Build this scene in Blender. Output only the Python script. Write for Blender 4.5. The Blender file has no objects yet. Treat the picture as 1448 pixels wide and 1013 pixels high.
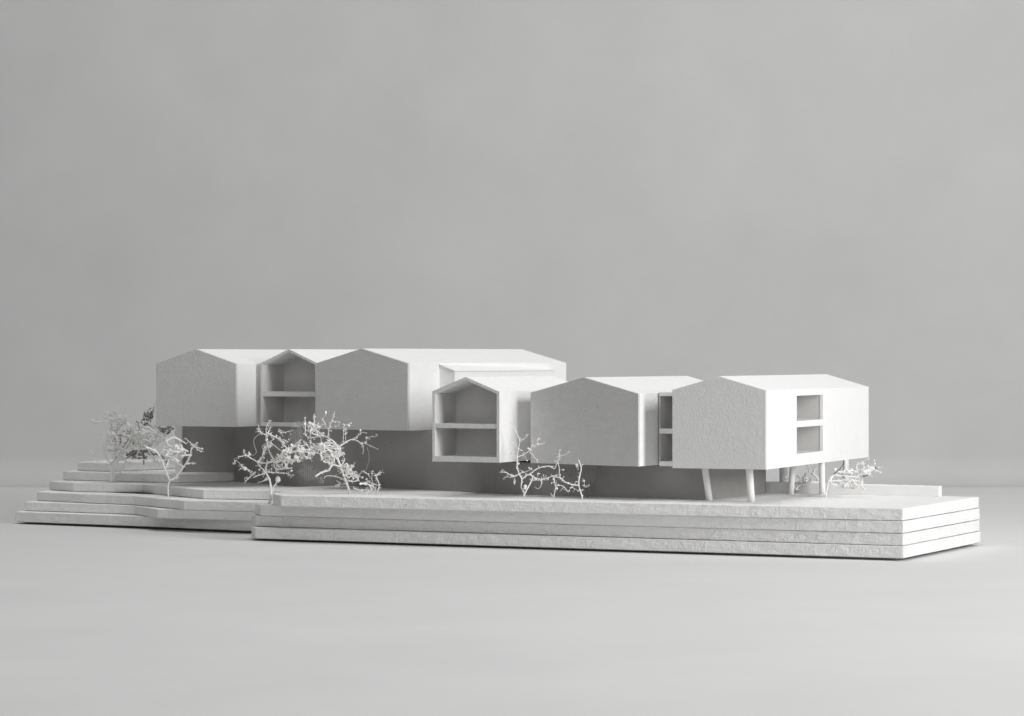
import bpy, bmesh, math, random
from mathutils import Vector, noise

S = bpy.context.scene
COL = S.collection
R = math.radians

# ------------------------------------------------------------------ camera
CAM_H = 0.1775
F_PX = 4000.0            # focal length in pixels of the 1448 px wide photograph
cam_d = bpy.data.cameras.new("camera")
cam_d.sensor_width = 36.0
cam_d.lens = F_PX / 1448.0 * 36.0
cam_d.clip_start = 0.05
cam_d.clip_end = 50
cam_d.dof.use_dof = True
cam_d.dof.focus_distance = 2.78
cam_d.dof.aperture_fstop = 22.0
cam = bpy.data.objects.new("camera", cam_d)
cam.location = (0, 0, CAM_H)
cam.rotation_euler = (R(90), 0, 0)
COL.objects.link(cam)
S.camera = cam

# ------------------------------------------------------------------ world, lamps, exposure
world = bpy.data.worlds.new("World")
S.world = world
world.use_nodes = True
world.node_tree.nodes["Background"].inputs[0].default_value = (1.0, 0.995, 0.985, 1)
world.node_tree.nodes["Background"].inputs[1].default_value = 0.03


def area(name, loc, target, sx, sy, power, col=(1, 1, 1)):
    d = bpy.data.lights.new(name, 'AREA')
    d.shape = 'RECTANGLE'
    d.size, d.size_y = sx, sy
    d.energy = power
    d.color = col
    o = bpy.data.objects.new(name, d)
    o.location = loc
    o.rotation_euler = (Vector(target) - Vector(loc)).to_track_quat('-Z', 'Y').to_euler()
    COL.objects.link(o)
    return o


area("key_softbox", (1.970, 1.211, 0.98), (-0.05, 2.75, 0.08), 0.55, 1.25, 52, (1.0, 0.999, 0.996))
area("overhead_softbox", (0.1, 2.75, 2.7), (0.1, 2.75, 0.0), 2.0, 1.4, 35, (1.0, 1.0, 1.0))
area("front_fill", (-0.5, -0.5, 1.2), (0.1, 2.8, 0.1), 2.0, 1.4, 16, (1.0, 1.0, 1.0))  # added fill from the camera side, lifts fronts and interiors

S.view_settings.view_transform = 'Standard'
S.view_settings.look = 'None'
S.view_settings.exposure = 0.06
S.view_settings.gamma = 1.0
S.cycles.max_bounces = 8


# ------------------------------------------------------------------ measuring helpers
def G(px, py, z):
    """Point on the level z seen at photograph pixel (px, py)."""
    Y = (CAM_H - z) * F_PX / (py - 506.1)
    return Vector(((px - 724) * Y / F_PX, Y))


def U(px, py, Y):
    return Vector(((px - 724) * Y / F_PX, Y, CAM_H - (py - 506.1) * Y / F_PX))


def axes(deg):
    a = R(deg)
    return Vector((math.cos(a), -math.sin(a))), Vector((math.sin(a), math.cos(a)))


# ------------------------------------------------------------------ materials
def material(name, col, rough=0.85, bumps=(), mottle=0.03, mscale=40, spec=0.25, specks=55):
    """bumps: (kind, scale, distance, strength, stretch) layered relief."""
    m = bpy.data.materials.new(name)
    m.use_nodes = True
    nt = m.node_tree
    N, L = nt.nodes, nt.links
    b = N["Principled BSDF"]
    b.inputs["Roughness"].default_value = rough
    b.inputs["Specular IOR Level"].default_value = spec
    tc = N.new("ShaderNodeTexCoord")
    n = N.new("ShaderNodeTexNoise")
    n.inputs["Scale"].default_value = mscale
    n.inputs["Detail"].default_value = 6
    n.inputs["Roughness"].default_value = 0.65
    L.new(tc.outputs["Object"], n.inputs["Vector"])
    r = N.new("ShaderNodeMapRange")
    r.inputs["From Min"].default_value = 0.3
    r.inputs["From Max"].default_value = 0.7
    r.inputs["To Min"].default_value = 1 - mottle
    r.inputs["To Max"].default_value = 1 + mottle
    L.new(n.outputs["Fac"], r.inputs["Value"])
    mx = N.new("ShaderNodeVectorMath")
    mx.operation = 'SCALE'
    mx.inputs[0].default_value = col
    L.new(r.outputs["Result"], mx.inputs["Scale"])
    if specks:                                  # a few dark dust specks and chips
        vo = N.new("ShaderNodeTexVoronoi")
        vo.inputs["Scale"].default_value = specks
        L.new(tc.outputs["Object"], vo.inputs["Vector"])
        sm = N.new("ShaderNodeMapRange")
        sm.inputs["From Min"].default_value = 0.02
        sm.inputs["From Max"].default_value = 0.05
        sm.inputs["To Min"].default_value = 0.45
        L.new(vo.outputs["Distance"], sm.inputs["Value"])
        m2 = N.new("ShaderNodeVectorMath")
        m2.operation = 'SCALE'
        L.new(mx.outputs["Vector"], m2.inputs[0])
        L.new(sm.outputs["Result"], m2.inputs["Scale"])
        mx = m2
    L.new(mx.outputs["Vector"], b.inputs["Base Color"])
    prev = None
    for kind, sc, dist, stren, stretch in bumps:
        mp = N.new("ShaderNodeMapping")
        mp.inputs["Scale"].default_value = stretch
        L.new(tc.outputs["Object"], mp.inputs["Vector"])
        if kind == 'noise':
            t = N.new("ShaderNodeTexNoise")
            t.inputs["Scale"].default_value = sc
            t.inputs["Detail"].default_value = 4
            t.inputs["Distortion"].default_value = 0.4
            out = t.outputs["Fac"]
        elif kind == 'worm':
            t = N.new("ShaderNodeTexNoise")
            t.inputs["Scale"].default_value = sc
            t.inputs["Detail"].default_value = 1.5
            t.inputs["Distortion"].default_value = 1.6
            mr = N.new("ShaderNodeMath")
            mr.operation = 'PINGPONG'
            mr.inputs[1].default_value = 0.14
            L.new(t.outputs["Fac"], mr.inputs[0])
            out = mr.outputs[0]
        elif kind == 'ridge':
            t = N.new("ShaderNodeTexNoise")
            t.inputs["Scale"].default_value = sc
            t.inputs["Detail"].default_value = 1
            mr = N.new("ShaderNodeMapRange")
            mr.inputs["From Min"].default_value = 0.60
            mr.inputs["From Max"].default_value = 0.70
            L.new(t.outputs["Fac"], mr.inputs["Value"])
            out = mr.outputs["Result"]
        elif kind == 'pits':
            t = N.new("ShaderNodeTexVoronoi")
            t.inputs["Scale"].default_value = sc
            mr = N.new("ShaderNodeMapRange")
            mr.inputs["From Min"].default_value = 0.02
            mr.inputs["From Max"].default_value = 0.16
            L.new(t.outputs["Distance"], mr.inputs["Value"])
            out = mr.outputs["Result"]
        L.new(mp.outputs["Vector"], t.inputs["Vector"])
        bp = N.new("ShaderNodeBump")
        bp.inputs["Strength"].default_value = stren
        bp.inputs["Distance"].default_value = dist
        L.new(out, bp.inputs["Height"])
        if prev:
            L.new(prev.outputs["Normal"], bp.inputs["Normal"])
        prev = bp
    if prev:
        L.new(prev.outputs["Normal"], b.inputs["Normal"])
    return m


ONE = (1, 1, 1)
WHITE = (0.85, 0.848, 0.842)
FRONT_SHADED = (0.67, 0.667, 0.66)  # WHITE darkened, puts the shade of the house fronts into the colour
M_SMOOTH = material("white_board_fine_grain", WHITE, 0.8,
                    (('noise', 900, 0.0004, 0.8, ONE), ('noise', 120, 0.0012, 0.4, ONE), ('pits', 70, 0.0004, 0.3, ONE)), 0.02, 60)
M_FRONT_SHADED = material("white_board_fine_grain_shaded_front", FRONT_SHADED, 0.8,
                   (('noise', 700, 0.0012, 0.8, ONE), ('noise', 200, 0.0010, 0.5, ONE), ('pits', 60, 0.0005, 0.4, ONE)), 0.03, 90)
M_MID = material("white_board_brushed", FRONT_SHADED, 0.8,
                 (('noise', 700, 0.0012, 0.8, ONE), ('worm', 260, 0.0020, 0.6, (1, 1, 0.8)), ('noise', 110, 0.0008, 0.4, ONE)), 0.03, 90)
M_ROUGH = material("white_board_thick_paint", FRONT_SHADED, 0.7,
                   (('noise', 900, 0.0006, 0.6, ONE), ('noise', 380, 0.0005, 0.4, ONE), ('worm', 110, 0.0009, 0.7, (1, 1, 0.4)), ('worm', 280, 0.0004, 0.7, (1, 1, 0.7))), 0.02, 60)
M_DARK = material("dark_grey_board", (0.36, 0.353, 0.343), 0.9,  # one even dark grey for the podium walls
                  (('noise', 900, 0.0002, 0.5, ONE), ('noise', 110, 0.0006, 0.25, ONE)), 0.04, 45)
M_INNER_SHADED = material("white_board_inside_shaded", (0.62, 0.615, 0.605), 0.9,  # darker white board, shade of the recesses put into its colour
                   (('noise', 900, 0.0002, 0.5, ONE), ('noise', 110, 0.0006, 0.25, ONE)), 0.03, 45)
M_FOAM = material("cut_foam_layer", (0.84, 0.837, 0.83), 0.85,
                  (('noise', 800, 0.0007, 0.8, ONE), ('worm', 190, 0.0011, 0.7, (1, 1, 0.55)), ('ridge', 330, 0.0004, 0.4, (1, 1, 0.14)), ('noise', 230, 0.0018, 0.6, (0.5, 0.5, 1.6)), ('pits', 60, 0.0006, 0.4, ONE)), 0.03, 50)
M_FOAM_ROUGH = material("torn_foam_layer", (0.83, 0.827, 0.82), 0.85,
                        (('noise', 800, 0.0007, 0.8, ONE), ('worm', 170, 0.0017, 0.8, (1, 1, 0.6)), ('noise', 230, 0.0022, 0.7, (0.5, 0.5, 1.6))), 0.03, 50)
M_FOAM_LIFTED = material("foam_layer_lifted", (0.90, 0.897, 0.89), 0.85,  # paler than the plinth foam, its colour offsets the shadow on the terrace
                        (('noise', 800, 0.0006, 0.8, ONE), ('worm', 190, 0.0011, 0.7, (1, 1, 0.55)), ('ridge', 330, 0.0004, 0.4, (1, 1, 0.14)), ('noise', 230, 0.0016, 0.6, (0.5, 0.5, 1.6))), 0.03, 50)
M_TWIG = material("white_painted_twig", (0.90, 0.895, 0.88), 0.6, (('noise', 1500, 0.0002, 0.6, ONE),), 0.08, 300)
M_TWIG_GREY = material("grey_dry_shaded_twig", (0.30, 0.293, 0.28), 0.8, (('noise', 1500, 0.0002, 0.6, ONE),), 0.15, 300)  # dry grey of the left bush; carries painted shade on the rear shrub
M_TWIG_DARK = material("bare_dark_twig", (0.10, 0.095, 0.085), 0.8, (('noise', 1500, 0.0002, 0.6, ONE),), 0.15, 300)
M_WALL = material("backdrop_paper", (0.535, 0.535, 0.533), 0.9, (('noise', 25, 0.0006, 0.15, ONE), ('noise', 700, 0.0001, 0.3, ONE)), 0.038, 5, spec=0.1, specks=0)
M_PAPER = material("studio_paper", (0.67, 0.67, 0.667), 0.9,
                   (('noise', 25, 0.0006, 0.15, ONE), ('noise', 700, 0.0001, 0.3, ONE)), 0.03, 5, spec=0.15, specks=0)


# ------------------------------------------------------------------ object helpers
def obj(name, bm, mat, parent=None, smooth=False):
    me = bpy.data.meshes.new(name)
    bmesh.ops.recalc_face_normals(bm, faces=bm.faces[:])
    if smooth:
        for f in bm.faces:
            f.smooth = True
    bm.to_mesh(me)
    bm.free()
    me.materials.append(mat)
    o = bpy.data.objects.new(name, me)
    COL.objects.link(o)
    if parent:
        o.parent = parent
    return o


def thing(name, label, cat, loc=(0, 0, 0), deg=0, group=None):
    o = bpy.data.objects.new(name, None)
    o.empty_display_size = 0.01
    o.location = loc
    o.rotation_euler = (0, 0, R(deg))
    o["label"] = label
    o["category"] = cat
    if group:
        o["group"] = group
    COL.objects.link(o)
    return o


def loft(bm, rings, cap=True):
    """rings: list of equally long closed rings of 3D points."""
    vs = [[bm.verts.new(p) for p in ring] for ring in rings]
    n = len(vs[0])
    for a, b in zip(vs, vs[1:]):
        for i in range(n):
            bm.faces.new((a[i], a[(i + 1) % n], b[(i + 1) % n], b[i]))
    if cap:
        bm.faces.new(vs[0][::-1])
        bm.faces.new(vs[-1])
    return vs


def prism_y(bm, poly, y0, y1, bevel=0.0):
    """poly in (x, z), extruded from y0 (front) to y1 (back); bevel rounds the front rim."""
    def ring(y, inset):
        if not inset:
            return [(x, y, z) for x, z in poly]
        n = len(poly)
        out = []
        for i in range(n):
            p0, p, p1 = Vector(poly[i - 1]), Vector(poly[i]), Vector(poly[(i + 1) % n])
            d0, d1 = (p - p0).normalized(), (p1 - p).normalized()
            n0, n1 = Vector((-d0.y, d0.x)), Vector((-d1.y, d1.x))
            m = (n0 + n1)
            m = m / max(0.3, m.dot(n0) + 1e-9)
            q = p + m * inset
            out.append((q.x, y, q.y))
        return out
    if bevel:
        loft(bm, [ring(y0, bevel), ring(y0 + bevel * 0.3, bevel * 0.3), ring(y0 + bevel, 0), ring(y1, 0)])
    else:
        loft(bm, [ring(y0, 0), ring(y1, 0)])


def box(bm, x0, x1, y0, y1, z0, z1):
    prism_y(bm, [(x0, z0), (x1, z0), (x1, z1), (x0, z1)], y0, y1)


# ------------------------------------------------------------------ setting: table and paper backdrop
TZ = -0.002
YC, RC = 3.93, 0.045
bm = bmesh.new()
NX, NY = 24, 30
g = [[bm.verts.new((-2.2 + 4.4 * i / NX, 0.3 + (YC - 0.3) * j / NY, TZ)) for i in range(NX + 1)] for j in range(NY + 1)]
for j in range(NY):
    for i in range(NX):
        bm.faces.new((g[j][i], g[j][i + 1], g[j + 1][i + 1], g[j + 1][i]))
o = obj("tabletop", bm, M_PAPER, None, True)
o["kind"] = "structure"
bm = bmesh.new()
prof = []
for k in range(13):
    t = k / 12 * math.pi / 2
    prof.append((YC + RC * math.sin(t), TZ + RC * (1 - math.cos(t))))
for k in range(1, 12):
    prof.append((YC + RC + 0.006 * math.sin(k * 0.6), TZ + RC + 1.6 * k / 11))
g = [[bm.verts.new((-2.2 + 4.4 * i / NX, y, z)) for i in range(NX + 1)] for y, z in prof]
for a, b in zip(g, g[1:]):
    for i in range(NX):
        bm.faces.new((a[i], a[i + 1], b[i + 1], b[i]))
o = obj("backdrop", bm, M_WALL, None, True)
o["kind"] = "structure"


# ------------------------------------------------------------------ layered foam bases
def plate(poly, z0, z1, parent, mat, seed, rough=0.00042, step=0.0024, rnd=0.0012):
    """A hand-cut foam layer: outline poly (counter-clockwise, xy), edges a little uneven."""
    rng = random.Random(seed)
    n = len(poly)
    pts = []
    for i in range(n):
        p0, p, p1 = Vector(poly[i - 1]), Vector(poly[i]), Vector(poly[(i + 1) % n])
        a = p + (p0 - p).normalized() * min(rnd, (p0 - p).length * 0.3)
        b = p + (p1 - p).normalized() * min(rnd, (p1 - p).length * 0.3)
        for t in (0, 0.33, 0.67, 1):
            pts.append(((1 - t) ** 2) * a + 2 * t * (1 - t) * p + t * t * b)
        e = p1 + (p - p1).normalized() * min(rnd, (p - p1).length * 0.3)
        k = int((e - b).length / step)
        for q in range(1, k):
            pts.append(b + (e - b) * q / k)
    m = len(pts)
    nor = []
    for i in range(m):
        d = (pts[(i + 1) % m] - pts[i - 1])
        d = d.normalized() if d.length > 1e-9 else Vector((1, 0))
        nor.append(Vector((d.y, -d.x)))

    def ring(z, out, amp, zamp=0.0, f=90):
        r = []
        for i in range(m):
            s = Vector((pts[i].x * f + seed * 3.1, pts[i].y * f, z * 500))
            j = noise.noise(s) * amp + (rng.random() - 0.5) * amp * 0.35
            zz = z + (noise.noise(s * 0.6 + Vector((9, 9, 9))) * zamp if zamp else 0)
            q = pts[i] + nor[i] * (out + j)
            r.append((q.x, q.y, zz))
        return r
    bm = bmesh.new()
    h = z1 - z0
    loft(bm, [ring(z0 + 0.00012, -0.0026, rough * .5), ring(z0 + 0.0004, -0.0012, rough), ring(z0 + 0.0009, 0, rough), ring(z0 + h * 0.35, 0.0001, rough * 1.2),
              ring(z0 + h * 0.7, 0, rough * 1.2), ring(z1 - 0.0004, 0.0001, rough, 0.0001), ring(z1, -0.0005, rough * 1.6, 0.0002)])
    return obj("layer", bm, mat, parent)


uB, vB = axes(25.6)
FR = Vector((0.346, 2.5005))
DB = 0.238
TB = 0.0442 / 4
BL_C = G(397, 700, 0.0444)      # where the top layer's front meets its bevelled left end
BL_D = G(386, 698, 0.0444)
BL_E = Vector((-0.2250, 2.92))
BL_F = Vector((-0.135, 2.99))
BR_ = FR + vB * DB

plinth = thing("plinth", "long low block of four stacked white foam layers carrying the right hand houses on stilts", "model base", (0, 0, 0))
for k in range(4):
    off = (0.0022, 0.0004, 0.0006, -0.0008)[k]        # how far each layer sits proud at the front
    rgt = (0.0011, 0.0, 0.0002, -0.0006)[k]
    fr = FR - vB * off + uB * rgt
    if k < 2:
        px = (353.0, 353.8)[k]
        left = [BL_F, Vector((-0.240, 2.875)), G(px, (745.5, 728.5)[k], TB * (k + 1)) + Vector((0.0005, 0.012)), G(px + 7, (746.0, 728.8)[k], TB * (k + 1)) + vB * 0.001]
    elif k == 2:
        left = [BL_F, Vector((-0.232, 2.875)), G(360.5, 712.0, TB * 3), G(368.5, 713.6, TB * 3)]
    else:
        left = [BL_F, BL_E, BL_D, BL_C]
    # front edge runs from the left end to fr, kept straight
    poly = left + [fr, BR_ + uB * rgt]
    plate(poly, TB * k, TB * (k + 1), plinth, M_FOAM_ROUGH if k == 1 else M_FOAM, 11 + k)
bm = bmesh.new()
loft(bm, [[(p.x, p.y, z) for p in (BL_F - vB * .02, Vector((-0.235, 2.86)), FR - uB * 0.61 + vB * 0.015, FR - uB * 0.01 + vB * 0.008, BR_ - uB * .01 - vB * .01)] for z in (TZ + 0.00005, 0.0006)])
obj("foot_pad", bm, M_INNER_SHADED, plinth)

TA = 0.0436 / 4
zA = lambda k: 0.0 if k == 0 else 0.0112 + 0.0098 * (k - 1)
A_RIGHT = [Vector((-0.1365, 2.99)), Vector((-0.2161, 2.881))]
BACK = [Vector((-0.02, 3.20)), Vector((-0.19, 3.42))]
terrace = thing("stepped_terrace", "stepped white foam hillside of six contour layers at the left end of the model", "model base", (0, 0, 0))
front = [
    [(22, 723.5), (190, 729.6), (352, 736)],
    [(34.7, 709.6), (110, 712.1), (190, 714.8), (223, 719.7), (352, 723.2)],
    [(52, 695.4), (120, 698.6), (189, 701.2), (260, 707.7), (357, 710)],
    [(69.6, 680.6), (103.7, 682.6), (202, 684.6), (287.4, 692.4), (384, 693.6)],
    [(88.7, 666.6), (155, 668.2), (214, 669.8), (252.5, 670.6), (329.6, 668.2)],
    [(109.5, 653.4), (154, 654.6), (228, 652.0)],
]
for k, fr in enumerate(front):
    z = zA(k + 1)
    pts = [G(x, y, z) for x, y in fr]
    lf = pts[0]
    bl = lf + Vector((0.02, 0.10 - 0.004 * k))
    if k < 3:
        right = [Vector((-0.1365, 2.995)), Vector((-0.241, 2.876))]
        poly = pts + right[::-1] + BACK + [bl]
        # keep the front from running into the plinth
        poly = pts + [Vector((-0.2425, 2.878)), Vector((-0.1365, 2.995))] + BACK + [bl]
    elif k == 3:
        poly = pts + [Vector((-0.2262, 2.9205)), Vector((-0.1365, 2.993))] + BACK + [bl]
    elif k == 4:
        poly = pts + [pts[-1] + Vector((0.03, 0.07)), Vector((-0.26, 3.26)), bl]
    else:
        poly = pts + [pts[-1] + Vector((0.05, 0.09)), bl]
    plate(poly, zA(k), z, terrace, M_FOAM_LIFTED, 31 + k, rnd=0.0008)
bm = bmesh.new()
p = [G(x, y, zA(1)) for x, y in front[0]]
loft(bm, [[(q.x, q.y, z) for q in (p[0] + Vector((.012, .012)), p[1] + Vector((.004, .01)), Vector((-0.27, 2.915)), Vector((-0.10, 3.05)), p[0] + Vector((.03, .09)))] for z in (TZ + 0.00005, 0.0006)])
obj("foot_pad", bm, M_INNER_SHADED, terrace)

# low wall along the back of the plinth
lw = thing("low_wall", "low white parapet strip along the back edge of the layered block, right of the stilts", "low wall",
           (*(FR + vB * 0.226), 0.0443), -25.6)
bm = bmesh.new()
rng = random.Random(5)
secs = []
for i in range(33):
    x = 0.006 - 0.043 - 0.23 + 0.23 * i / 32
    j = lambda a: (rng.random() - 0.5) * a
    h = 0.0098 + j(0.00025) + 0.0012 * (1 - i / 32)
    secs.append([(x, 0 + j(.0002), 0), (x, 0 + j(.0002), h - .0005), (x, .0006, h), (x, 0.0094, h), (x, 0.01, h - .0005), (x, 0.01, 0)])
loft(bm, secs)
obj("strip", bm, M_SMOOTH, lw)

# ------------------------------------------------------------------ podium walls under the houses
def solid(poly, z0, z1):
    bm = bmesh.new()
    loft(bm, [[(p.x, p.y, z) for p in poly] for z in (z0, z1)])
    return bm


ZL0, ZR0 = 0.105, 0.0764
pod = thing("podium", "shaded grey podium wall below the three houses at the left, behind the twig trees", "podium", (0, 0, 0))
wl = [U(258, 600, 3.150).xy, U(331, 600, 3.140).xy, U(423, 600, 3.005).xy, U(599, 600, 2.856).xy, U(641.5, 600, 2.8285).xy]
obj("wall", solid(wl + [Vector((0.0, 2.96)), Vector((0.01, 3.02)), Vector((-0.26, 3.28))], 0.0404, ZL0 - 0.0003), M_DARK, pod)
bm = bmesh.new()
p = U(252.5, 600, 3.14)
box(bm, p.x - 0.0036, p.x + 0.0036, p.y - 0.003, p.y + 0.02, zA(5), ZL0 - 0.0005)
obj("post", bm, M_SMOOTH, pod)
pod = thing("podium", "shaded grey podium wall below the right hand houses, ending behind the front stilts", "podium", (0, 0, 0))
wr = [U(640.5, 600, 2.828).xy, U(702, 600, 2.778).xy,
      U(1000, 600, 2.655).xy, U(1083, 600, 2.785).xy]
uP, vP = axes(26)
e = wr[-1]
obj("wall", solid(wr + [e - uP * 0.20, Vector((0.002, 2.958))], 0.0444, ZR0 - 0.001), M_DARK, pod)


# ------------------------------------------------------------------ houses
def pent(W, z0, ze, zr):
    return [(-W, z0), (0, z0), (0, ze), (-W / 2, zr), (-W, ze)]


def inner(W, z0, ze, zr, t, tb):
    s = (zr - ze) / (W / 2)
    tv = t * math.sqrt(1 + s * s)
    return [(-W + t, z0 + tb), (-t, z0 + tb), (-t, ze - tv + s * t), (-W / 2, zr - tv), (-W + t, ze - tv + s * t)]


def wall_with_holes(bm, x0, x1, ys, zs, holes):
    """Upright wall between x0 and x1 over a grid of ys, zs; cells in holes stay open."""
    def solid_cell(i, k):
        return 0 <= i < len(ys) - 1 and 0 <= k < len(zs) - 1 and (i, k) not in holes
    V = {}
    def v(x, i, k):
        key = (x, i, k)
        if key not in V:
            V[key] = bm.verts.new((x, ys[i], zs[k]))
        return V[key]
    for i in range(len(ys) - 1):
        for k in range(len(zs) - 1):
            if not solid_cell(i, k):
                continue
            for x in (x0, x1):
                bm.faces.new((v(x, i, k), v(x, i + 1, k), v(x, i + 1, k + 1), v(x, i, k + 1)))
            for di, dk, a, b in ((-1, 0, (0, 0), (0, 1)), (1, 0, (1, 0), (1, 1)), (0, -1, (0, 0), (1, 0)), (0, 1, (0, 1), (1, 1))):
                if not solid_cell(i + di, k + dk):
                    bm.faces.new((v(x0, i + a[0], k + a[1]), v(x1, i + a[0], k + a[1]), v(x1, i + b[0], k + b[1]), v(x0, i + b[0], k + b[1])))


def house(label, x, y, deg, W, D, z0, ze, zr, mat_front, open_front=None, side_window=None, skew=0.0, group="white gabled houses of the model"):
    """Gabled box; local x runs along the front (right corner at 0), local y runs back, z is up."""
    t = thing("gabled_house", label, "model house", (x, y, 0), -deg, group)
    T = 0.003
    tb = 0.003
    if open_front:
        T, tb = open_front['t'], open_front['tb']
    P, I = pent(W, z0, ze, zr), inner(W, z0, ze, zr, T, tb)
    yf = 0.0 if open_front else T
    yb = D - T
    names = [("floor_panel", 0, 1), ("side_wall", 1, 2), ("roof_panel", 2, 3), ("roof_panel", 3, 4), ("side_wall", 4, 0)]
    for n, a, b in names:
        bm = bmesh.new()
        if n == "side_wall" and a == 1 and side_window:
            w = side_window
            ys = [yf, w['y0'], w['y1'], yb]
            zs = [z0, w['zs'][0], w['zs'][1], w['zs'][2], w['zs'][3], ze]
            wall_with_holes(bm, 0, -T, ys, zs, {(1, 1), (1, 3)})
        else:
            prism_y(bm, [P[a], P[b], I[b], I[a]], yf, yb, 0.0)
        obj(n, bm, M_SMOOTH, t)
    bm = bmesh.new()
    prism_y(bm, P, yb, D)
    obj("gable_wall", bm, M_SMOOTH, t)
    if not open_front:
        bm = bmesh.new()
        prism_y(bm, P, 0, T, 0.00035)
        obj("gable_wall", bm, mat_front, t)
    else:
        o = open_front
        e = 0.0004
        bm = bmesh.new()
        prism_y(bm, [(I[0][0] + e * 0, o['zm'][0]), (I[1][0], o['zm'][0]), (I[1][0], o['zm'][1]), (I[0][0], o['zm'][1])], 0.0004, o['depth'], 0.0003)
        obj("middle_floor", bm, M_SMOOTH, t)
        bm = bmesh.new()
        box(bm, I[0][0] - 0.0001, I[0][0] + 0.0004, 0.0006, o['depth'], I[0][1], I[4][1])
        obj("inner_shade_skin", bm, M_INNER_SHADED, t)  # thin skin added to darken the left inner wall as shade would
        bm = bmesh.new()                       # thin rim added over the board edges, shade in its colour
        lo = [bm.verts.new((x, -0.0006, z)) for x, z in P]
        li = [bm.verts.new((x, -0.0006, z)) for x, z in I]
        bo = [bm.verts.new((x, 0.0, z)) for x, z in P]
        bi = [bm.verts.new((x, 0.0, z)) for x, z in I]
        for i in range(5):
            j = (i + 1) % 5
            bm.faces.new((lo[i], lo[j], li[j], li[i]))
            bm.faces.new((bo[i], bo[j], bi[j], bi[i]))
            bm.faces.new((lo[i], lo[j], bo[j], bo[i]))
            bm.faces.new((li[i], li[j], bi[j], bi[i]))
        obj("front_rim_shade", bm, M_FRONT_SHADED, t)
        bm = bmesh.new()
        prism_y(bm, [(I[0][0], o['zm'][0]), (I[1][0], o['zm'][0]), (I[1][0], o['zm'][1]), (I[0][0], o['zm'][1])], -0.0002, 0.0003)
        obj("floor_edge_shade", bm, M_FRONT_SHADED, t)  # face added over the floor's edge, shade in its colour
        bm = bmesh.new()
        prism_y(bm, I, o['depth'], o['depth'] + 0.003)
        obj("back_wall", bm, M_INNER_SHADED, t)
    if side_window:
        w = side_window
        bm = bmesh.new()
        box(bm, -T - w['depth'] - 0.002, -T - w['depth'], w['y0'] - 0.004, w['y1'] + 0.004, w['zs'][0] - 0.002, w['zs'][3] + 0.002)
        obj("niche_back", bm, M_INNER_SHADED, t)
        for za, zb in ((w['zs'][0] - 0.003, w['zs'][0]), (w['zs'][1], w['zs'][2]), (w['zs'][3], w['zs'][3] + 0.003)):
            bm = bmesh.new()
            box(bm, -T - w['depth'], -T, w['y0'] - 0.003, w['y1'] + 0.003, za, zb)
            obj("niche_floor", bm, M_SMOOTH, t)
        for ya, yb2 in ((w['y0'] - 0.0035, w['y0'] - 0.0005), (w['y1'] + 0.0005, w['y1'] + 0.0035)):
            for za, zb in ((w['zs'][0], w['zs'][1]), (w['zs'][2], w['zs'][3])):
                bm = bmesh.new()
                box(bm, -T - w['depth'], -T, ya, yb2, za, zb)
                obj("niche_side", bm, M_INNER_SHADED, t)
    if skew:                                   # front and back cut obliquely to the long sides
        for c in t.children:
            for v in c.data.vertices:
                v.co.y -= v.co.x * skew
    return t


h1 = house("blank fronted gabled house at the far left, overhanging the stepped layers", -0.2906, 2.9777, 26.8, 0.1006, 0.2678, 0.105, 0.1715, 0.187, M_FRONT_SHADED)
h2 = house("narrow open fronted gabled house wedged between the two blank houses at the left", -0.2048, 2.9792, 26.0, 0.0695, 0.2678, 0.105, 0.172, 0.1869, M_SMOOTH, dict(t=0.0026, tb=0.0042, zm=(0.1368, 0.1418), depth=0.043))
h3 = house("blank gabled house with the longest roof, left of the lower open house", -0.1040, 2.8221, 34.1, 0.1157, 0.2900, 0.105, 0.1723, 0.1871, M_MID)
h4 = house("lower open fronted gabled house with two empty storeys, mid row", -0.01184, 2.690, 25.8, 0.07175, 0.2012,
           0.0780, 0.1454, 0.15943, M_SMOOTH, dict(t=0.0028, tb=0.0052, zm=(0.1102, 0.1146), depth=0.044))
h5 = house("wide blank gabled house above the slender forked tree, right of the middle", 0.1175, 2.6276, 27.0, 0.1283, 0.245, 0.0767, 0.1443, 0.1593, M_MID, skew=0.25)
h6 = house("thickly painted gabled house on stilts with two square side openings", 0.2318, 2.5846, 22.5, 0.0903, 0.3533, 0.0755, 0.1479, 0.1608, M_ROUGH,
           side_window=dict(y0=0.098, y1=0.186, zs=(0.0868, 0.1119, 0.1178, 0.1418), depth=0.045))


# columns under the right end house, parts of that house
def tube_bm(bm, pts, rad, sides=6, cap=True):
    n = len(pts)
    rings = []
    ref = Vector((0.3, 0.9, 0.2))
    for i in range(n):
        d = (pts[min(i + 1, n - 1)] - pts[max(i - 1, 0)])
        d = d.normalized() if d.length > 1e-9 else Vector((0, 0, 1))
        a = d.cross(ref)
        if a.length < 1e-3:
            a = d.cross(Vector((1, 0, 0)))
        a.normalize()
        b = d.cross(a)
        r = rad[i] if isinstance(rad, (list, tuple)) else rad
        rings.append([pts[i] + (a * math.cos(q * 2 * math.pi / sides) + b * math.sin(q * 2 * math.pi / sides)) * r for q in range(sides)])
    loft(bm, rings, cap)


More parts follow.
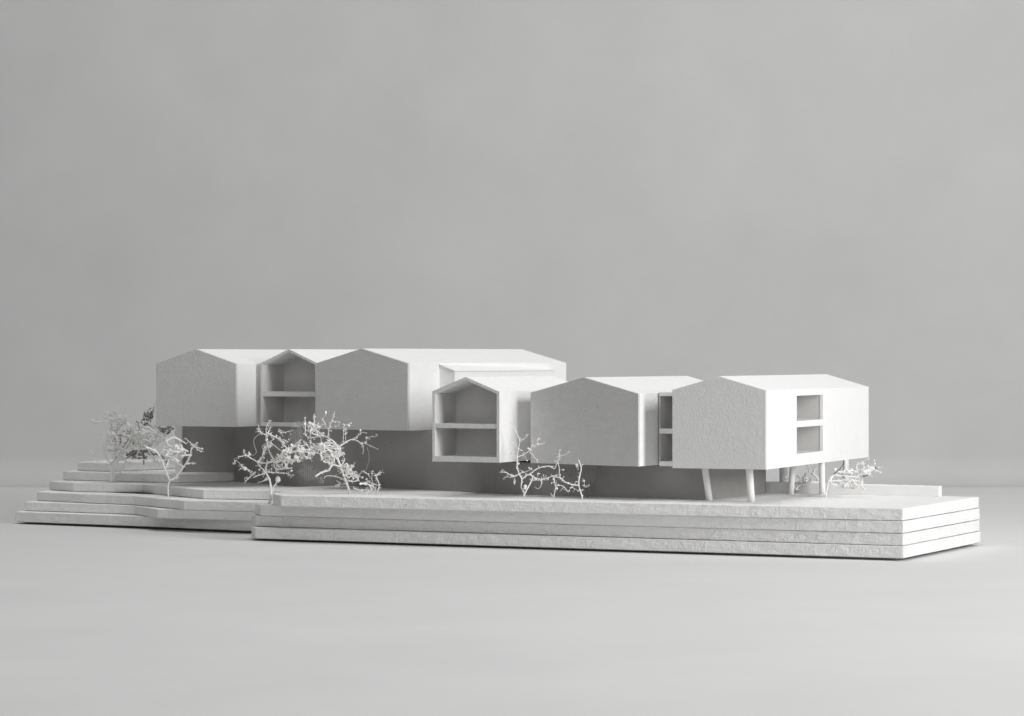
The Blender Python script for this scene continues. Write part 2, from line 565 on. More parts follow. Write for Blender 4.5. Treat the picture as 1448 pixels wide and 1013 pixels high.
bpy.context.view_layer.update()
inv6 = h6.matrix_world.inverted()
ZD = 0.0442
cols = [(1003.2, 996.5, 2.642, 0.0031), (1062.5, 1059.5, 2.622, 0.0034), (1118, 1121.5, 2.765, 0.0030), (1107, 1107, 2.80, 0.0034), (1163, 1161.8, 2.76, 0.0030), (1196, 1196, 2.83, 0.0027)]
for bx, tx, Y, r in cols:
    p0 = Vector(((bx - 724) * Y / F_PX, Y, ZD if Y < 2.82 else TZ))
    p1 = Vector(((tx - 724) * Y / F_PX, Y, 0.0757))
    bm = bmesh.new()
    tube_bm(bm, [inv6 @ p0.lerp(p1, q / 4) for q in range(5)], [r * 1.03, r, r * .99, r, r], 20)
    obj("column", bm, M_SMOOTH, h6, True)

# block with the sloping roof between the tall house and the lower open house
bl = thing("lean_to", "small sloping roofed block between the longest roof and the lower open house", "lean-to", (0, 0, 0))
u4, v4 = axes(31)
pL, pR = Vector((-0.0715, 2.7836)) * 1.03, Vector((-0.0563, 2.776)) * 1.03
bm = bmesh.new()
q = 0.1995
zl, zr_ = 0.1704, 0.1636
ring = lambda o: [(*(pL + o - u4 * 0.004), 0.11), (*(pR + o), 0.11), (*(pR + o), zr_), (*(pL + o), zl), (*(pL + o - u4 * 0.004), zl)]
loft(bm, [ring(v4 * 0), ring(v4 * q)])
obj("body", bm, M_SMOOTH, bl)
bm = bmesh.new()
f = Vector((0, 0))
e1, e2, e3 = pL - v4 * 0.0012 - u4 * 0.0005, pR - v4 * 0.0012 + u4 * 0.0008, 0
loft(bm, [[(*(e1 + o), zl + 0.0003), (*(e2 + o), zr_ + 0.0003), (*(e2 + o), zr_ + 0.0012), (*(e1 + o), zl + 0.0012)] for o in (v4 * 0, v4 * (q + 0.002))])
obj("roof_panel", bm, M_SMOOTH, bl)

# recessed link between the fifth and the sixth house
uk, vk = axes(26)
k0 = Vector((0.1381, 2.6650))
lk = thing("link_block", "narrow recessed link with three floor slabs, between the wide house and the house on stilts", "model house", (*k0, 0), -26)
for za, zb, x1 in ((0.0757, 0.0803, 0.040), (0.1063, 0.1110, 0.040), (0.1416, 0.1453, 0.040)):
    bm = bmesh.new()
    prism_y(bm, [(0.0006, za), (x1, za), (x1, zb), (0.0006, zb)], 0, 0.15, 0.0003)
    obj("floor_slab", bm, M_SMOOTH, lk)
for za, zb in ((0.0803, 0.1063), (0.1110, 0.1416)):
    bm = bmesh.new()
    box(bm, 0.0006, 0.040, 0.03, 0.034, za, zb)
    obj("back_wall", bm, M_INNER_SHADED, lk)
    bm = bmesh.new()
    box(bm, 0.0004, 0.0012, 0.0008, 0.03, za, zb)
    obj("side_wall", bm, M_INNER_SHADED, lk)  # thin cheek added to darken the left side of the recess


# ------------------------------------------------------------------ twig trees
class Twig:
    def __init__(self, ox, oy, scale, Y, seed, spread=0.012, fat=0.76, many=2.6):
        self.fat, self.many = fat, many
        self.ox, self.oy, self.s, self.Y = ox, oy, scale, Y
        self.rng = random.Random(seed)
        self.trunk, self.crown, self.buds = bmesh.new(), bmesh.new(), bmesh.new()
        self.k = Y / F_PX
        self.known = []
        self.spread = spread
        self.nb = 0

    def at(self, zx, zy, d):
        return U(self.ox + zx / self.s, self.oy + zy / self.s, self.Y + d)

    def look(self, p):
        best = min(self.known, key=lambda q: (q[0] - p[0]) ** 2 + (q[1] - p[1]) ** 2, default=None)
        if best and (best[0] - p[0]) ** 2 + (best[1] - p[1]) ** 2 < 40 ** 2:
            return best[2]
        return None

    def stroke(self, pts, r0, r1=None, twigs=1.0, trunk=False, d1=None, bud=0.22, spikes=30):
        """A branch through traced points (zoom units), radius r0 to r1 (zoom units)."""
        rng = self.rng
        r1 = r0 * 0.6 if r1 is None else r1
        r0, r1 = r0 * self.fat, r1 * self.fat
        d0 = self.look(pts[0])
        if d0 is None:
            d0 = 0 if trunk else rng.uniform(-1, 1) * self.spread
        if d1 is None:
            d1 = d0 if trunk else max(-self.spread * 1.4, min(self.spread * 1.4, d0 + rng.uniform(-1, 1) * self.spread))
        # smooth the traced line
        P = []
        n = len(pts)
        for i in range(n - 1):
            a, b, c, e = pts[max(i - 1, 0)], pts[i], pts[i + 1], pts[min(i + 2, n - 1)]
            for q in range(4):
                t = q / 4
                f = [0.5 * ((2 * b[j]) + (-a[j] + c[j]) * t + (2 * a[j] - 5 * b[j] + 4 * c[j] - e[j]) * t * t + (-a[j] + 3 * b[j] - 3 * c[j] + e[j]) * t ** 3) for j in (0, 1)]
                P.append(f)
        P.append(list(pts[-1]))
        m = len(P)
        V, rad = [], []
        for i, (x, y) in enumerate(P):
            t = i / (m - 1)
            d = d0 + (d1 - d0) * t
            V.append(self.at(x + rng.uniform(-1, 1) * 1.2, y + rng.uniform(-1, 1) * 1.2, d))
            rad.append((r0 + (r1 - r0) * t) * (0.88 + 0.3 * rng.random()) / self.s * self.k)
            self.known.append((x, y, d))
        tube_bm(self.trunk if trunk else self.crown, V, rad, 7 if trunk else 6)
        # twigs and buds along it
        L = sum((V[i + 1] - V[i]).length for i in range(m - 1)) / self.k * self.s
        for _ in range(int(L / 30 * twigs * self.many * (0.7 + 0.6 * rng.random()))):
            i = rng.randrange(1, m)
            self.sprig(V[i], rng.uniform(0.3, 1.15) * spikes, max(1.5, rad[i] / self.k * self.s * 0.38), bud)

    def sprig(self, p, length, r, bud=0.22, depth=0):
        rng = self.rng
        d = Vector((rng.gauss(0, 1), rng.gauss(0, 0.7), rng.gauss(0.25, 0.9))).normalized()
        n = 4
        q = p.copy()
        pts = [q.copy()]
        for i in range(n):
            d = (d + Vector((rng.gauss(0, .16), rng.gauss(0, .16), rng.gauss(0, .16)))).normalized()
            q = q + d * (length / n / self.s * self.k)
            pts.append(q.copy())
        tube_bm(self.crown, pts, [r * (1.1 - 0.8 * i / n) / self.s * self.k for i in range(n + 1)], 5)
        if rng.random() < bud:
            self.bud(q, rng.uniform(4, 7))
        for w in pts[2:]:
            if rng.random() < 0.45:
                self.fleck(w, rng.uniform(5, 12))
        if depth < 1 and rng.random() < 0.55:
            for _ in range(rng.randint(1, 2)):
                self.sprig(pts[rng.randint(2, n)], length * rng.uniform(.3, .6), r * 0.7, bud, depth + 1)

    def bud(self, p, r, sq=None):
        rng = self.rng
        res = bmesh.ops.create_icosphere(self.buds, subdivisions=1, radius=1)
        a = Vector([rng.uniform(.35, 1.3) for _ in range(3)])
        if sq:
            a = Vector(sq)
        for v in res["verts"]:
            w = v.co * (1 + rng.uniform(-.22, .22))
            v.co = p + Vector((w.x * a.x, w.y * a.y, w.z * a.z)) * (r / self.s * self.k)
        self.nb += 1

    def fleck(self, p, r):
        """A small folded scrap of dry leaf."""
        rng = self.rng
        a = Vector((rng.gauss(0, 1), rng.gauss(0, 1), rng.gauss(0, 1))).normalized()
        b = a.cross(Vector((rng.gauss(0, 1), rng.gauss(0, 1), rng.gauss(0, 1)))).normalized()
        n = a.cross(b)
        w = r / self.s * self.k
        q = [p, p + (a * .6 + b * .45 + n * .15) * w, p + a * w * rng.uniform(.9, 1.4), p + (a * .55 - b * .4 + n * .2) * w]
        V = [self.buds.verts.new(x) for x in q] + [self.buds.verts.new(x + n * w * .12) for x in q]
        for f in ((0, 1, 2), (0, 2, 3), (4, 6, 5), (4, 7, 6), (0, 4, 5, 1), (1, 5, 6, 2), (2, 6, 7, 3), (3, 7, 4, 0)):
            self.buds.faces.new([V[i] for i in f])

    def pods(self, pts, r=9):
        for x, y in pts:
            q = min(self.known, key=lambda k: (k[0] - x) ** 2 + (k[1] - y) ** 2, default=(x, y, 0))
            p = self.at(x, y, q[2])
            dist = math.hypot(q[0] - x, q[1] - y)
            if dist > 5:                                  # stalk back to the nearest branch
                h = self.at(q[0], q[1], q[2])
                mid = (h + p) / 2 + Vector((self.rng.gauss(0, .12), self.rng.gauss(0, .12), self.rng.gauss(0, .12))) * (p - h).length
                w = 2.6 / self.s * self.k
                tube_bm(self.crown, [h, mid, p], [w, w * .8, w * .7], 5)
                self.known.append((x, y, q[2]))
            self.bud(p, r * self.rng.uniform(.7, 1.2))

    def lace(self, cx, cy, rx, ry, n, r, depth=None, bud=0.25):
        """A skeleton-leaf like mass: scattered nodes joined to their nearest neighbours."""
        rng = self.rng
        depth = self.spread if depth is None else depth
        N = []
        tries = 0
        while len(N) < n and tries < n * 60:
            tries += 1
            a, b, c = rng.uniform(-1, 1), rng.uniform(-1, 1), rng.uniform(-1, 1)
            if a * a + b * b + c * c * .6 > 1:
                continue
            p = (cx + a * rx, cy + b * ry, c * depth)
            if all((p[0] - q[0]) ** 2 + (p[1] - q[1]) ** 2 + ((p[2] - q[2]) / self.k * self.s * .6) ** 2 > (0.62 * rx * ry / n * 3.1) for q in N):
                N.append(p)
        W = [self.at(*p) for p in N]
        for i, p in enumerate(W):
            near = sorted(range(len(W)), key=lambda j: (W[j] - p).length)[1:4]
            for j in near[:3 if rng.random() < .6 else 2]:
                if j < i and i in sorted(range(len(W)), key=lambda h: (W[h] - W[j]).length)[1:4]:
                    continue
                mid = (p + W[j]) / 2 + Vector((rng.gauss(0, 1), rng.gauss(0, 1), rng.gauss(0, 1))) * (p - W[j]).length * 0.07
                rr = r * 0.8 * rng.uniform(.5, 1.3) / self.s * self.k
                tube_bm(self.crown, [p, p.lerp(mid, .55), mid, mid.lerp(W[j], .5), W[j]], [rr * 1.5, rr * .9, rr * .75, rr * .9, rr * 1.5], 5)
            self.known.append(N[i])
            if rng.random() < bud:
                self.bud(p, rng.uniform(1.2, 2.2) * r)
            for _ in range(2):
                self.sprig(p, rng.uniform(12, 40), min(3.2, r * .35), .12)

    def net(self, cx, cy, rx, ry, cell, r, d, bulge, parent_bm):
        """Scrap of fine hexagonal mesh."""
        h = cell * math.sqrt(3) / 2
        done = set()
        P = {}
        rng = self.rng
        def key(x, y):
            return (round(x / cell * 4), round(y / cell * 4))
        for i in range(-40, 41):
            for j in range(-40, 41):
                hx, hy = i * 1.5 * cell, (j + (0.5 if i % 2 else 0)) * 2 * h
                if (hx / rx) ** 2 + (hy / ry) ** 2 > 0.75 + 1.6 * noise.noise(Vector((hx * .03, hy * .03, cx * .37))) or rng.random() < 0.12:
                    continue
                c = [(hx + cell * math.cos(a * math.pi / 3), hy + cell * math.sin(a * math.pi / 3)) for a in range(6)]
                for a in range(6):
                    k0, k1 = key(*c[a]), key(*c[(a + 1) % 6])
                    e = (min(k0, k1), max(k0, k1))
                    if e in done or k0 == k1:
                        continue
                    done.add(e)
                    V = []
                    for kk, (x, y) in ((k0, c[a]), (k1, c[(a + 1) % 6])):
                        if kk not in P:
                            P[kk] = self.at(cx + x + rng.uniform(-1, 1) * cell * .15, cy + y + rng.uniform(-1, 1) * cell * .15, d + bulge * ((x / rx) ** 2 + (y / ry) ** 2 - .5))
                        V.append(P[kk])
                    tube_bm(parent_bm, V, r / self.s * self.k, 3, False)

    def finish(self, name, label, cat, mat=M_TWIG, base=None, group=None, trunk_name="trunk", extra=()):
        loc = base if base is not None else Vector((0, 0, 0))
        group = {'twig_tree': 'white twig trees of the model', 'twig_shrub': 'low twig shrubs of the model'}.get(name)
        t = thing(name, label, cat, loc, 0, group)
        for nm, b in ((trunk_name, self.trunk), ("crown", self.crown), ("buds", self.buds)) + tuple(extra):
            if not b.verts:
                b.free()
                continue
            for v in b.verts:
                v.co -= loc
            obj(nm, b, mat, t, nm != "buds")
        return t


# --- slender tree in the middle with the sparse crown
T = Twig(690, 580, 7.2375, 2.682, 3, 0.008)
T.stroke([(368, 890), (385, 835), (435, 745), (455, 685), (430, 655)], 10, 8, .3, True)
T.stroke([(368, 885), (372, 845), (340, 790), (345, 710), (320, 650), (300, 590), (300, 480), (310, 400), (325, 310), (290, 230), (270, 160)], 10, 4.5, .6)
T.stroke([(345, 710), (390, 670), (435, 650), (490, 605), (560, 580), (640, 572), (680, 600), (710, 530), (730, 490), (725, 460), (740, 405)], 8, 3.5, .7)
T.stroke([(455, 680), (550, 710), (640, 680), (710, 660)], 7, 5, .7)
T.stroke([(320, 650), (260, 680), (190, 640), (120, 630)], 6, 2.5, .7)
for s in ([(190, 640), (165, 620), (140, 605)], [(260, 680), (200, 685), (150, 695)], [(272, 690), (276, 730), (268, 770)], [(430, 430), (480, 480), (515, 535)],
          [(300, 390), (275, 350), (250, 320)], [(290, 490), (250, 440), (220, 400)], [(320, 650), (400, 625), (440, 600)], [(735, 465), (790, 455), (830, 420)],
          [(325, 310), (360, 300), (400, 265), (425, 235)], [(460, 370), (462, 320), (460, 285)], [(500, 350), (508, 310), (515, 285)]):
    T.stroke(s, 4, 2, .5)
T.stroke([(300, 480), (370, 450), (430, 410), (450, 370), (520, 350), (580, 340)], 6, 2.2, .8)
T.stroke([(715, 530), (730, 600), (735, 680), (790, 740)], 6.5, 5, .5)
T.stroke([(490, 700), (545, 725), (540, 775), (512, 803), (475, 782)], 4, 2, .2)
T.pods([(545, 720), (615, 705), (570, 665), (515, 650), (490, 710), (420, 590), (400, 515), (345, 410), (330, 465), (310, 545), (290, 590), (355, 300),
        (450, 370), (510, 350), (415, 390), (345, 620), (270, 740), (430, 660), (770, 610), (740, 660), (255, 675), (435, 600), (520, 575)], 13)
T.bud(T.at(380, 785, -.002), 26, (.75, .75, 1.15))
T.finish("twig_tree", "slender white twig tree with a forked trunk, below the wide blank house", "model tree",
         base=Vector((*T.at(368, 890, 0).xy, 0.0442)))

T = Twig(690, 580, 7.2375, 2.652, 8, 0.008)
T.stroke([(968, 905), (935, 790), (930, 720), (950, 620), (950, 570), (925, 505)], 10, 6, .35, True)
T.stroke([(930, 770), (860, 760), (790, 735), (740, 690), (670, 690), (690, 760), (680, 850), (668, 888), (640, 850)], 7, 3.5, .6)
T.stroke([(700, 770), (770, 775), (825, 840)], 5, 2.5, .8)
T.stroke([(770, 775), (740, 830)], 3.5, 2, .3)
T.stroke([(860, 790), (900, 810), (935, 830)], 4, 2, .8)
T.stroke([(970, 700), (985, 740), (985, 785), (1035, 778)], 3.2, 2, .3)
T.stroke([(905, 590), (900, 550), (930, 600)], 3, 2, .6)
T.pods([(820, 745), (905, 730), (845, 795), (670, 705), (705, 800), (985, 720), (740, 690)], 14)
T.finish("twig_tree", "thin bent white twig tree with one long side branch, right of the slender forked tree", "model tree",
         base=Vector((*T.at(968, 905, 0).xy, 0.0442)))

# --- faint bush in the shade behind
T = Twig(690, 580, 7.2375, 2.70, 9, 0.012)
T.Y = 2.705
T.k = T.Y / F_PX
for s in ([(1000, 930), (1010, 800), (960, 610)], [(960, 612), (1050, 600), (1140, 640)], [(1000, 680), (1060, 760), (1110, 850)], [(1010, 900), (1050, 860), (1090, 850)],
          [(1005, 800), (870, 690), (800, 630)], [(1003, 850), (1100, 720), (1130, 590)], [(850, 690), (850, 620), (800, 580)]):
    T.stroke(s, 4, 2, 1.2, bud=.1, spikes=50)
T.finish("twig_shrub", "faint grey spindly shrub in the shade under the wide house, behind the bent tree", "shrub", M_TWIG_GREY,  # shade under the house is put into the grey twig colour
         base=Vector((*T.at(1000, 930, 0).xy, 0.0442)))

# --- tree at the left end of the layered block
T = Twig(330, 580, 7.236, 2.80, 21, 0.014)
T.stroke([(368, 958), (385, 850), (372, 720), (335, 640), (330, 580)], 17, 9, .15, True)
T.stroke([(330, 590), (350, 545), (410, 520), (480, 460), (500, 430)], 9, 7, .8)
for s, a, b in (([(335, 640), (270, 570), (240, 530), (180, 490), (130, 455), (100, 415)], 8, 3.5), ([(130, 455), (95, 470), (55, 470)], 5, 2.5),
                ([(335, 640), (260, 665), (200, 690)], 7, 4), ([(370, 690), (285, 735)], 5, 3), ([(230, 630), (170, 680), (115, 738)], 10, 5),
                ([(200, 630), (150, 610), (110, 600), (65, 600)], 6, 3), ([(110, 600), (80, 560), (30, 518), (2, 545)], 3, 1.8),
                ([(340, 630), (450, 640), (540, 645), (605, 680)], 8, 3), ([(410, 500), (370, 430), (345, 330), (345, 260), (335, 180), (370, 110)], 8, 3.5),
                ([(345, 260), (280, 220), (255, 150)], 6, 3), ([(280, 220), (245, 215)], 4, 2.5), ([(345, 250), (385, 165)], 5, 2.5),
                ([(350, 240), (440, 280), (500, 330), (560, 400), (600, 380), (690, 300)], 9, 5), ([(490, 235), (460, 212)], 6, 3), ([(480, 235), (530, 225), (590, 215)], 5, 3),
                ([(480, 410), (400, 345), (375, 330), (420, 290)], 5, 3), ([(240, 530), (290, 480), (310, 410), (325, 370), (370, 365)], 7, 3.5),
                ([(300, 520), (330, 380)], 4, 2.5), ([(395, 850), (410, 790), (440, 740), (455, 690)], 7, 6), ([(500, 330), (500, 300), (560, 330)], 5, 3),
                ([(240, 530), (330, 540), (400, 520)], 9, 8), ([(430, 600), (500, 600), (600, 590)], 8, 6), ([(410, 530), (430, 600), (450, 640)], 6, 5)):
    T.stroke(s, a, b, 1.0, spikes=30)
T.stroke([(275, 235), (215, 290), (210, 345), (235, 430), (190, 470)], 2.2, 1.6, 0)
T.lace(510, 520, 95, 85, 34, 8, 0.010, .5)
T.pods([(120, 600), (160, 620), (350, 230), (440, 265), (380, 240), (340, 300), (380, 365), (310, 430), (500, 320), (550, 560), (595, 620), (455, 715), (265, 610), (150, 470), (390, 600), (160, 440), (520, 330)], 17)
T.bud(T.at(457, 705, 0.0), 32, (.9, .8, 1.05))
T.finish("twig_tree", "white twig tree with a stout trunk at the left corner of the layered block", "model tree", base=Vector((*T.at(368, 958, 0).xy, TB * 3)))

# --- leaning tree with lacy crown and net scraps
T = Twig(400, 570, 6.753, 2.775, 33, 0.016)
T.stroke([(640, 862), (600, 740), (540, 580), (520, 500), (530, 430)], 14, 10, .3, True)
for s, a, b in (([(530, 425), (590, 380), (670, 345), (750, 390), (770, 430), (765, 480)], 9, 3.5), ([(670, 345), (710, 320), (750, 280)], 5, 3),
                ([(740, 390), (800, 390), (905, 440)], 5, 3), ([(800, 390), (810, 330), (900, 320)], 4, 2.5), ([(530, 430), (490, 370), (430, 330), (330, 270), (300, 200), (300, 120)], 9, 6),
                ([(430, 330), (440, 240), (470, 160), (495, 80)], 6, 4), ([(575, 380), (580, 270), (590, 210)], 4, 2.5), ([(600, 360), (600, 240)], 3, 2),
                ([(600, 745), (540, 710), (440, 690), (400, 705)], 8, 6), ([(450, 640), (370, 660), (310, 700)], 12, 12), ([(560, 610), (480, 590), (440, 640)], 9, 8),
                ([(560, 600), (480, 590), (370, 500), (360, 450), (270, 420), (265, 350)], 9, 6), ([(590, 640), (660, 620), (680, 580)], 6, 3), ([(560, 590), (590, 540), (560, 480)], 6, 4),
                ([(620, 620), (700, 690), (720, 740)], 7, 5), ([(600, 640), (680, 720)], 6, 4), ([(620, 740), (700, 745), (720, 700), (640, 640)], 7, 5),
                ([(600, 770), (560, 770), (510, 740)], 6, 3), ([(560, 770), (515, 780)], 4, 2), ([(520, 500), (480, 460), (400, 430), (330, 440)], 8, 6),
                ([(530, 430), (470, 430), (340, 400)], 7, 5), ([(210, 290), (250, 330), (330, 320), (380, 310)], 7, 6), ([(210, 150), (215, 230), (210, 290)], 6, 5),
                ([(380, 150), (410, 215)], 5, 3), ([(340, 270), (380, 300)], 7, 6), ([(560, 490), (590, 490), (550, 460)], 6, 4)):
    T.stroke(s, a, b, .8, spikes=26)
T.stroke([(805, 420), (825, 520), (810, 590), (790, 645)], 2.2, 1.6, 0)
T.lace(420, 470, 170, 130, 62, 8.5, 0.014, .25)
T.lace(150, 470, 150, 110, 52, 8, 0.012, .45)
T.lace(300, 250, 70, 70, 16, 8, 0.006, .5)
T.lace(600, 640, 90, 80, 22, 7, 0.008, .3)
T.pods([(212, 140), (210, 200), (255, 190), (300, 130), (300, 180), (375, 150), (410, 90), (485, 110), (470, 175), (500, 180), (540, 180), (530, 220), (500, 220), (580, 200), (600, 290),
        (650, 190), (630, 215), (740, 260), (735, 300), (795, 285), (790, 380), (800, 330), (745, 385), (570, 370), (670, 345), (460, 265), (570, 550), (700, 660)], 13)
nets = bmesh.new()
T.net(130, 300, 66, 105, 11, 0.9, 0.012, 0.004, nets)
T.net(235, 670, 85, 80, 12, 0.7, 0.012, 0.006, nets)
T.net(350, 725, 40, 35, 11, 0.8, 0.002, 0.004, nets)
T.finish("twig_tree", "leaning white twig tree with a lacy net-like crown in front of the largest house", "model tree", base=Vector((*T.at(640, 862, 0).xy, 0.0442)),
         extra=(("net_scrap", nets),))

T = Twig(400, 570, 6.753, 2.765, 35, 0.008)
for s, a, b in (([(905, 850), (870, 800), (850, 720), (855, 640)], 7, 3), ([(900, 845), (920, 780), (890, 690), (945, 660)], 10, 4), ([(870, 800), (800, 770), (740, 770)], 9, 8),
                ([(850, 770), (920, 785)], 9, 7), ([(860, 800), (830, 750), (760, 770)], 8, 8), ([(830, 700), (770, 650), (720, 700)], 4, 2.5), ([(670, 808), (740, 832), (830, 822), (880, 850)], 6, 4),
                ([(780, 855), (830, 870), (910, 850)], 5, 3), ([(880, 690), (930, 680)], 10, 8), ([(820, 780), (850, 830), (800, 850)], 6, 4)):
    T.stroke(s, a, b, .8, trunk=False, spikes=24)
T.pods([(760, 710), (800, 725), (770, 765), (740, 770), (790, 780), (885, 690), (910, 780)], 18)
T.finish("twig_shrub", "small tangled white shrub lying low on the deck, right of the lacy leaning tree", "shrub", base=Vector((*T.at(905, 850, 0).xy, 0.0442)))

# --- two trees on the stepped layers at the left
T = Twig(120, 560, 7.233, 3.10, 41, 0.016, 1.45, 2.0)
T.stroke([(262, 888), (268, 780), (272, 690)], 9, 8, 0, True)
for s, a, b in (([(272, 690), (210, 620), (195, 520), (240, 470), (300, 480)], 7, 6), ([(280, 690), (340, 640), (370, 580), (450, 540), (540, 500), (600, 510)], 8, 12),
                ([(278, 868), (300, 770), (340, 660)], 6, 6), ([(340, 660), (410, 640), (400, 720), (340, 810), (282, 866)], 5, 3), ([(272, 690), (310, 640), (300, 560), (310, 440)], 6, 5),
                ([(370, 580), (430, 500), (480, 400), (470, 310), (400, 280), (340, 220), (310, 160)], 8, 10), ([(400, 280), (300, 190), (200, 170)], 10, 8), ([(480, 330), (430, 270), (330, 200)], 9, 8),
                ([(70, 250), (100, 268), (180, 262), (250, 270), (290, 290), (340, 330), (370, 380)], 7, 8), ([(480, 380), (520, 300), (510, 260)], 7, 7), ([(560, 490), (565, 370)], 8, 7),
                ([(560, 400), (640, 370), (700, 380), (800, 410), (830, 370)], 8, 5), ([(655, 265), (690, 310), (800, 405)], 7, 8), ([(590, 320), (660, 325), (740, 390)], 10, 9),
                ([(240, 560), (340, 555), (370, 580)], 9, 8), ([(370, 600), (430, 540), (520, 400)], 8, 6), ([(400, 640), (450, 690), (480, 690)], 6, 3),
                ([(600, 500), (700, 470), (810, 440)], 8, 6), ([(640, 520), (690, 620), (740, 680)], 7, 4), ([(610, 590), (690, 640), (685, 720)], 7, 4), ([(640, 540), (560, 540), (530, 620)], 7, 5)):
    T.stroke(s, a, b, 1.0, spikes=32)
T.lace(400, 420, 195, 150, 62, 11, 0.018, .45)
T.lace(640, 440, 150, 110, 42, 11, 0.014, .3)
T.lace(330, 240, 95, 100, 24, 10, 0.012, .5)
T.lace(290, 560, 90, 110, 12, 9, 0.012, .3)
T.pods([(75, 250), (140, 258), (100, 285), (205, 220), (210, 170), (275, 155), (340, 125), (430, 215), (500, 270), (560, 370), (195, 430), (190, 400), (345, 130), (540, 275), (600, 270)], 15)
T.finish("twig_tree", "dense tangled white twig tree on the stepped layers, leftmost of all the trees", "model tree", base=Vector((*T.at(262, 888, 0).xy, zA(4))))

T = Twig(120, 560, 7.233, 2.98, 43, 0.012, 1.15, 2.4)
T.stroke([(855, 1036), (850, 930), (866, 862)], 8, 6, 0, True)
for s, a, b in (([(866, 862), (830, 770), (780, 640), (720, 560), (620, 520)], 6.5, 8), ([(868, 862), (930, 830), (970, 770), (1040, 680), (1080, 600), (1100, 520), (1190, 540)], 6.5, 6),
                ([(930, 620), (940, 680), (1000, 720), (980, 770)], 6, 6), ([(900, 680), (865, 740)], 5, 3), ([(1030, 690), (1075, 685), (1112, 690)], 6, 3), ([(1080, 600), (990, 612)], 7, 6),
                ([(1110, 510), (1070, 470), (1035, 435)], 5, 3), ([(820, 465), (900, 425), (960, 440), (1040, 490)], 9, 4), ([(830, 740), (860, 660), (930, 620), (910, 560)], 7, 6),
                ([(905, 765), (925, 790), (905, 800), (895, 770)], 5, 5), ([(1100, 520), (1145, 480)], 6, 4), ([(1150, 545), (1195, 570)], 5, 4), ([(1060, 570), (1000, 540), (940, 530)], 8, 7)):
    T.stroke(s, a, b, .9, spikes=26)
T.lace(900, 570, 140, 105, 44, 10, 0.012, .3)
T.pods([(1145, 480), (1200, 540), (1190, 570), (1060, 690), (1110, 690), (1085, 605), (870, 600), (940, 500), (910, 780), (1010, 540), (950, 545)], 15)
T.finish("twig_tree", "small white twig tree with a V-shaped fork standing on the steps", "model tree", base=Vector((*T.at(855, 1036, 0).xy, zA(3))))

T = Twig(120, 560, 7.233, 3.15, 47, 0.022)
for s, a, b in (([(600, 700), (620, 520), (640, 300), (700, 130)], 9, 5), ([(620, 500), (560, 350), (540, 260)], 7, 5), ([(640, 400), (720, 330), (840, 330)], 7, 6),
                ([(640, 320), (600, 240), (610, 180)], 6, 4), ([(610, 600), (500, 600), (420, 640)], 12, 8), ([(610, 590), (760, 600), (860, 680)], 10, 6)):
    T.stroke(s, a, b, 1.0, spikes=40, bud=.4)
T.lace(650, 250, 75, 100, 24, 7, 0.012, .2)
T.lace(560, 595, 160, 50, 32, 9, 0.012, .3)  # low part of the bush, also stands in for shade under the white crown
T.lace(420, 450, 150, 110, 30, 8, 0.010, .2)
T.lace(840, 350, 80, 45, 18, 8, 0.010, .3)
T.finish("twig_shrub", "grey dry bush tucked under the left corner of the first house", "shrub", M_TWIG_GREY, base=Vector((*T.at(600, 700, 0).xy, zA(6))))

T = Twig(120, 560, 7.233, 3.19, 49, 0.004)
for s in ([(82, 690), (72, 640), (65, 550)], [(130, 665), (132, 620), (125, 570)], [(82, 690), (130, 660), (200, 655)], [(125, 570), (105, 530)]):
    T.stroke(s, 4.5, 3, .9, spikes=24)
T.finish("twig_sprig", "tiny white sprig on the top step at the far left end", "shrub", base=Vector((*T.at(82, 690, 0).xy, zA(6))))

# --- shrubs beside the stilts at the right
T = Twig(1090, 630, 8.044, 2.70, 53, 0.012, 1.1, 2.2)
T.stroke([(622, 648), (630, 560), (652, 430), (660, 380)], 7, 6, 0, True)
for s, a, b in (([(655, 375), (720, 340), (830, 345), (960, 355)], 8, 7), ([(650, 405), (800, 400), (1000, 402), (1040, 420)], 8, 6), ([(670, 430), (770, 460), (840, 485), (950, 490)], 8, 6),
                ([(720, 268), (770, 300), (870, 300), (920, 280)], 11, 8), ([(880, 290), (880, 180)], 5, 4), ([(960, 380), (1010, 330), (1100, 300), (1170, 250)], 9, 9), ([(1065, 270), (1050, 180)], 6, 4),
                ([(985, 290), (978, 215), (1030, 200)], 6, 5), ([(1000, 430), (1040, 470), (1070, 497)], 9, 9), ([(1190, 280), (1225, 290), (1262, 315)], 6, 3), ([(1200, 262), (1250, 245)], 5, 2),
                ([(870, 350), (880, 400), (950, 460)], 7, 6), ([(700, 350), (680, 400), (690, 430)], 9, 8), ([(980, 300), (1010, 400)], 12, 8), ([(1050, 420), (1010, 400), (960, 400)], 6, 6)):
    T.stroke(s, a, b, .9, spikes=26)
T.lace(880, 430, 130, 70, 36, 8, 0.012, .2)
T.lace(880, 300, 110, 45, 24, 9, 0.010, .5)
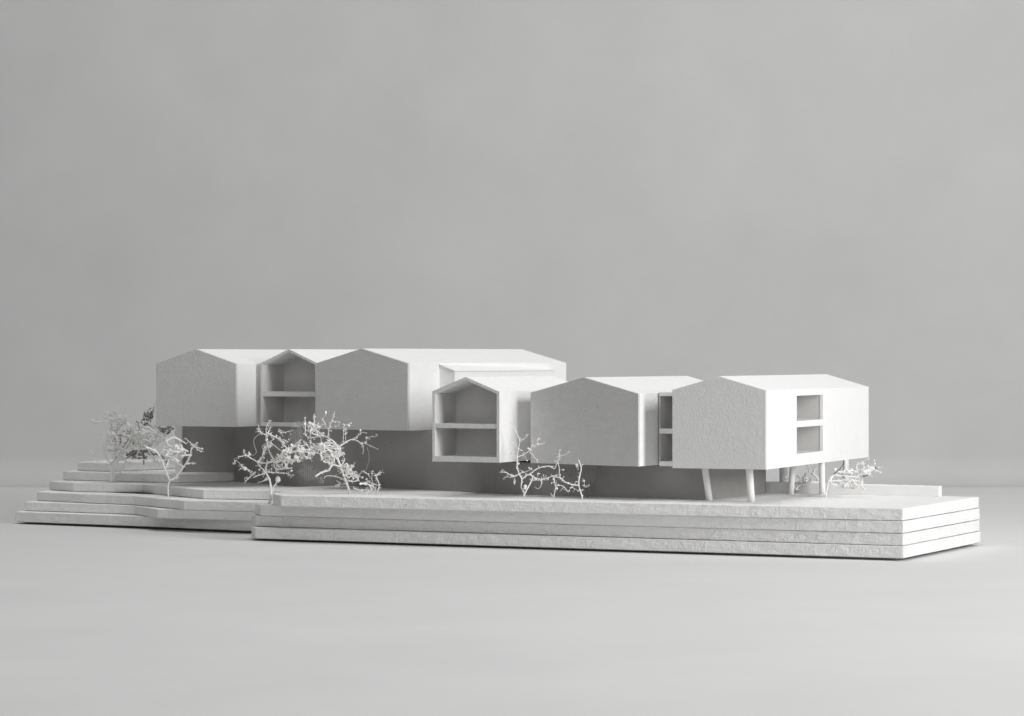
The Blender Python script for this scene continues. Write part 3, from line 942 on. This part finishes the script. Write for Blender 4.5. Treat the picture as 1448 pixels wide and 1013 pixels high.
T.lace(1090, 280, 80, 60, 24, 9, 0.010, .5)
T.pods([(1175, 168), (1185, 205), (1175, 235), (1035, 210), (990, 215), (1060, 250), (850, 300), (1045, 535), (1065, 495), (985, 305), (1110, 150), (740, 265), (1140, 250), (1130, 300)], 15)
t8 = T.finish("twig_shrub", "white twig shrub spreading flat from one thin stem, right of the stilts", "shrub", base=Vector((*T.at(622, 648, 0).xy, 0.0442)))
D = Twig(1090, 630, 8.044, 2.70, 54, 0.006)
for s, a, b in (([(690, 345), (735, 310), (800, 250), (830, 190)], 7, 5), ([(1165, 262), (1190, 255), (1220, 262)], 16, 10), ([(1045, 350), (1085, 342), (1125, 325)], 9, 6), ([(820, 330), (830, 390)], 12, 9), ([(880, 335), (910, 330)], 10, 8)):
    D.stroke(s, a, b, .3, spikes=20, bud=.2)
for v in D.crown.verts:
    v.co -= t8.location
bm = D.crown
obj("dry_twigs", bm, M_TWIG_DARK, t8, True)

T = Twig(1090, 630, 8.044, 2.775, 57, 0.010, 1.1, 2.2)
T.stroke([(285, 505), (310, 465), (350, 440)], 9, 7, 0, True)
for s, a, b in (([(350, 440), (450, 418), (545, 415)], 9, 7), ([(298, 343), (340, 375), (370, 390), (400, 412)], 8, 10), ([(392, 318), (378, 390)], 8, 8), ([(425, 268), (440, 305)], 6, 6), ([(460, 320), (510, 345), (545, 400)], 11, 10),
                ([(490, 310), (495, 275), (525, 252)], 8, 9), ([(370, 440), (380, 370), (450, 400)], 6, 6), ([(150, 250), (158, 365), (190, 382)], 5, 4), ([(180, 270), (185, 340)], 5, 4), ([(285, 490), (270, 470), (330, 410)], 5, 4)):
    T.stroke(s, a, b, .9, spikes=26)
T.lace(400, 395, 70, 40, 14, 9, 0.008, .5)
T.pods([(410, 230), (440, 265), (395, 320), (470, 230), (510, 230), (480, 255), (300, 480), (310, 500)], 15)
T.finish("twig_shrub", "low white twig shrub squeezed between the rear stilts under the right house", "shrub", base=Vector((*T.at(285, 505, 0).xy, 0.0442)))
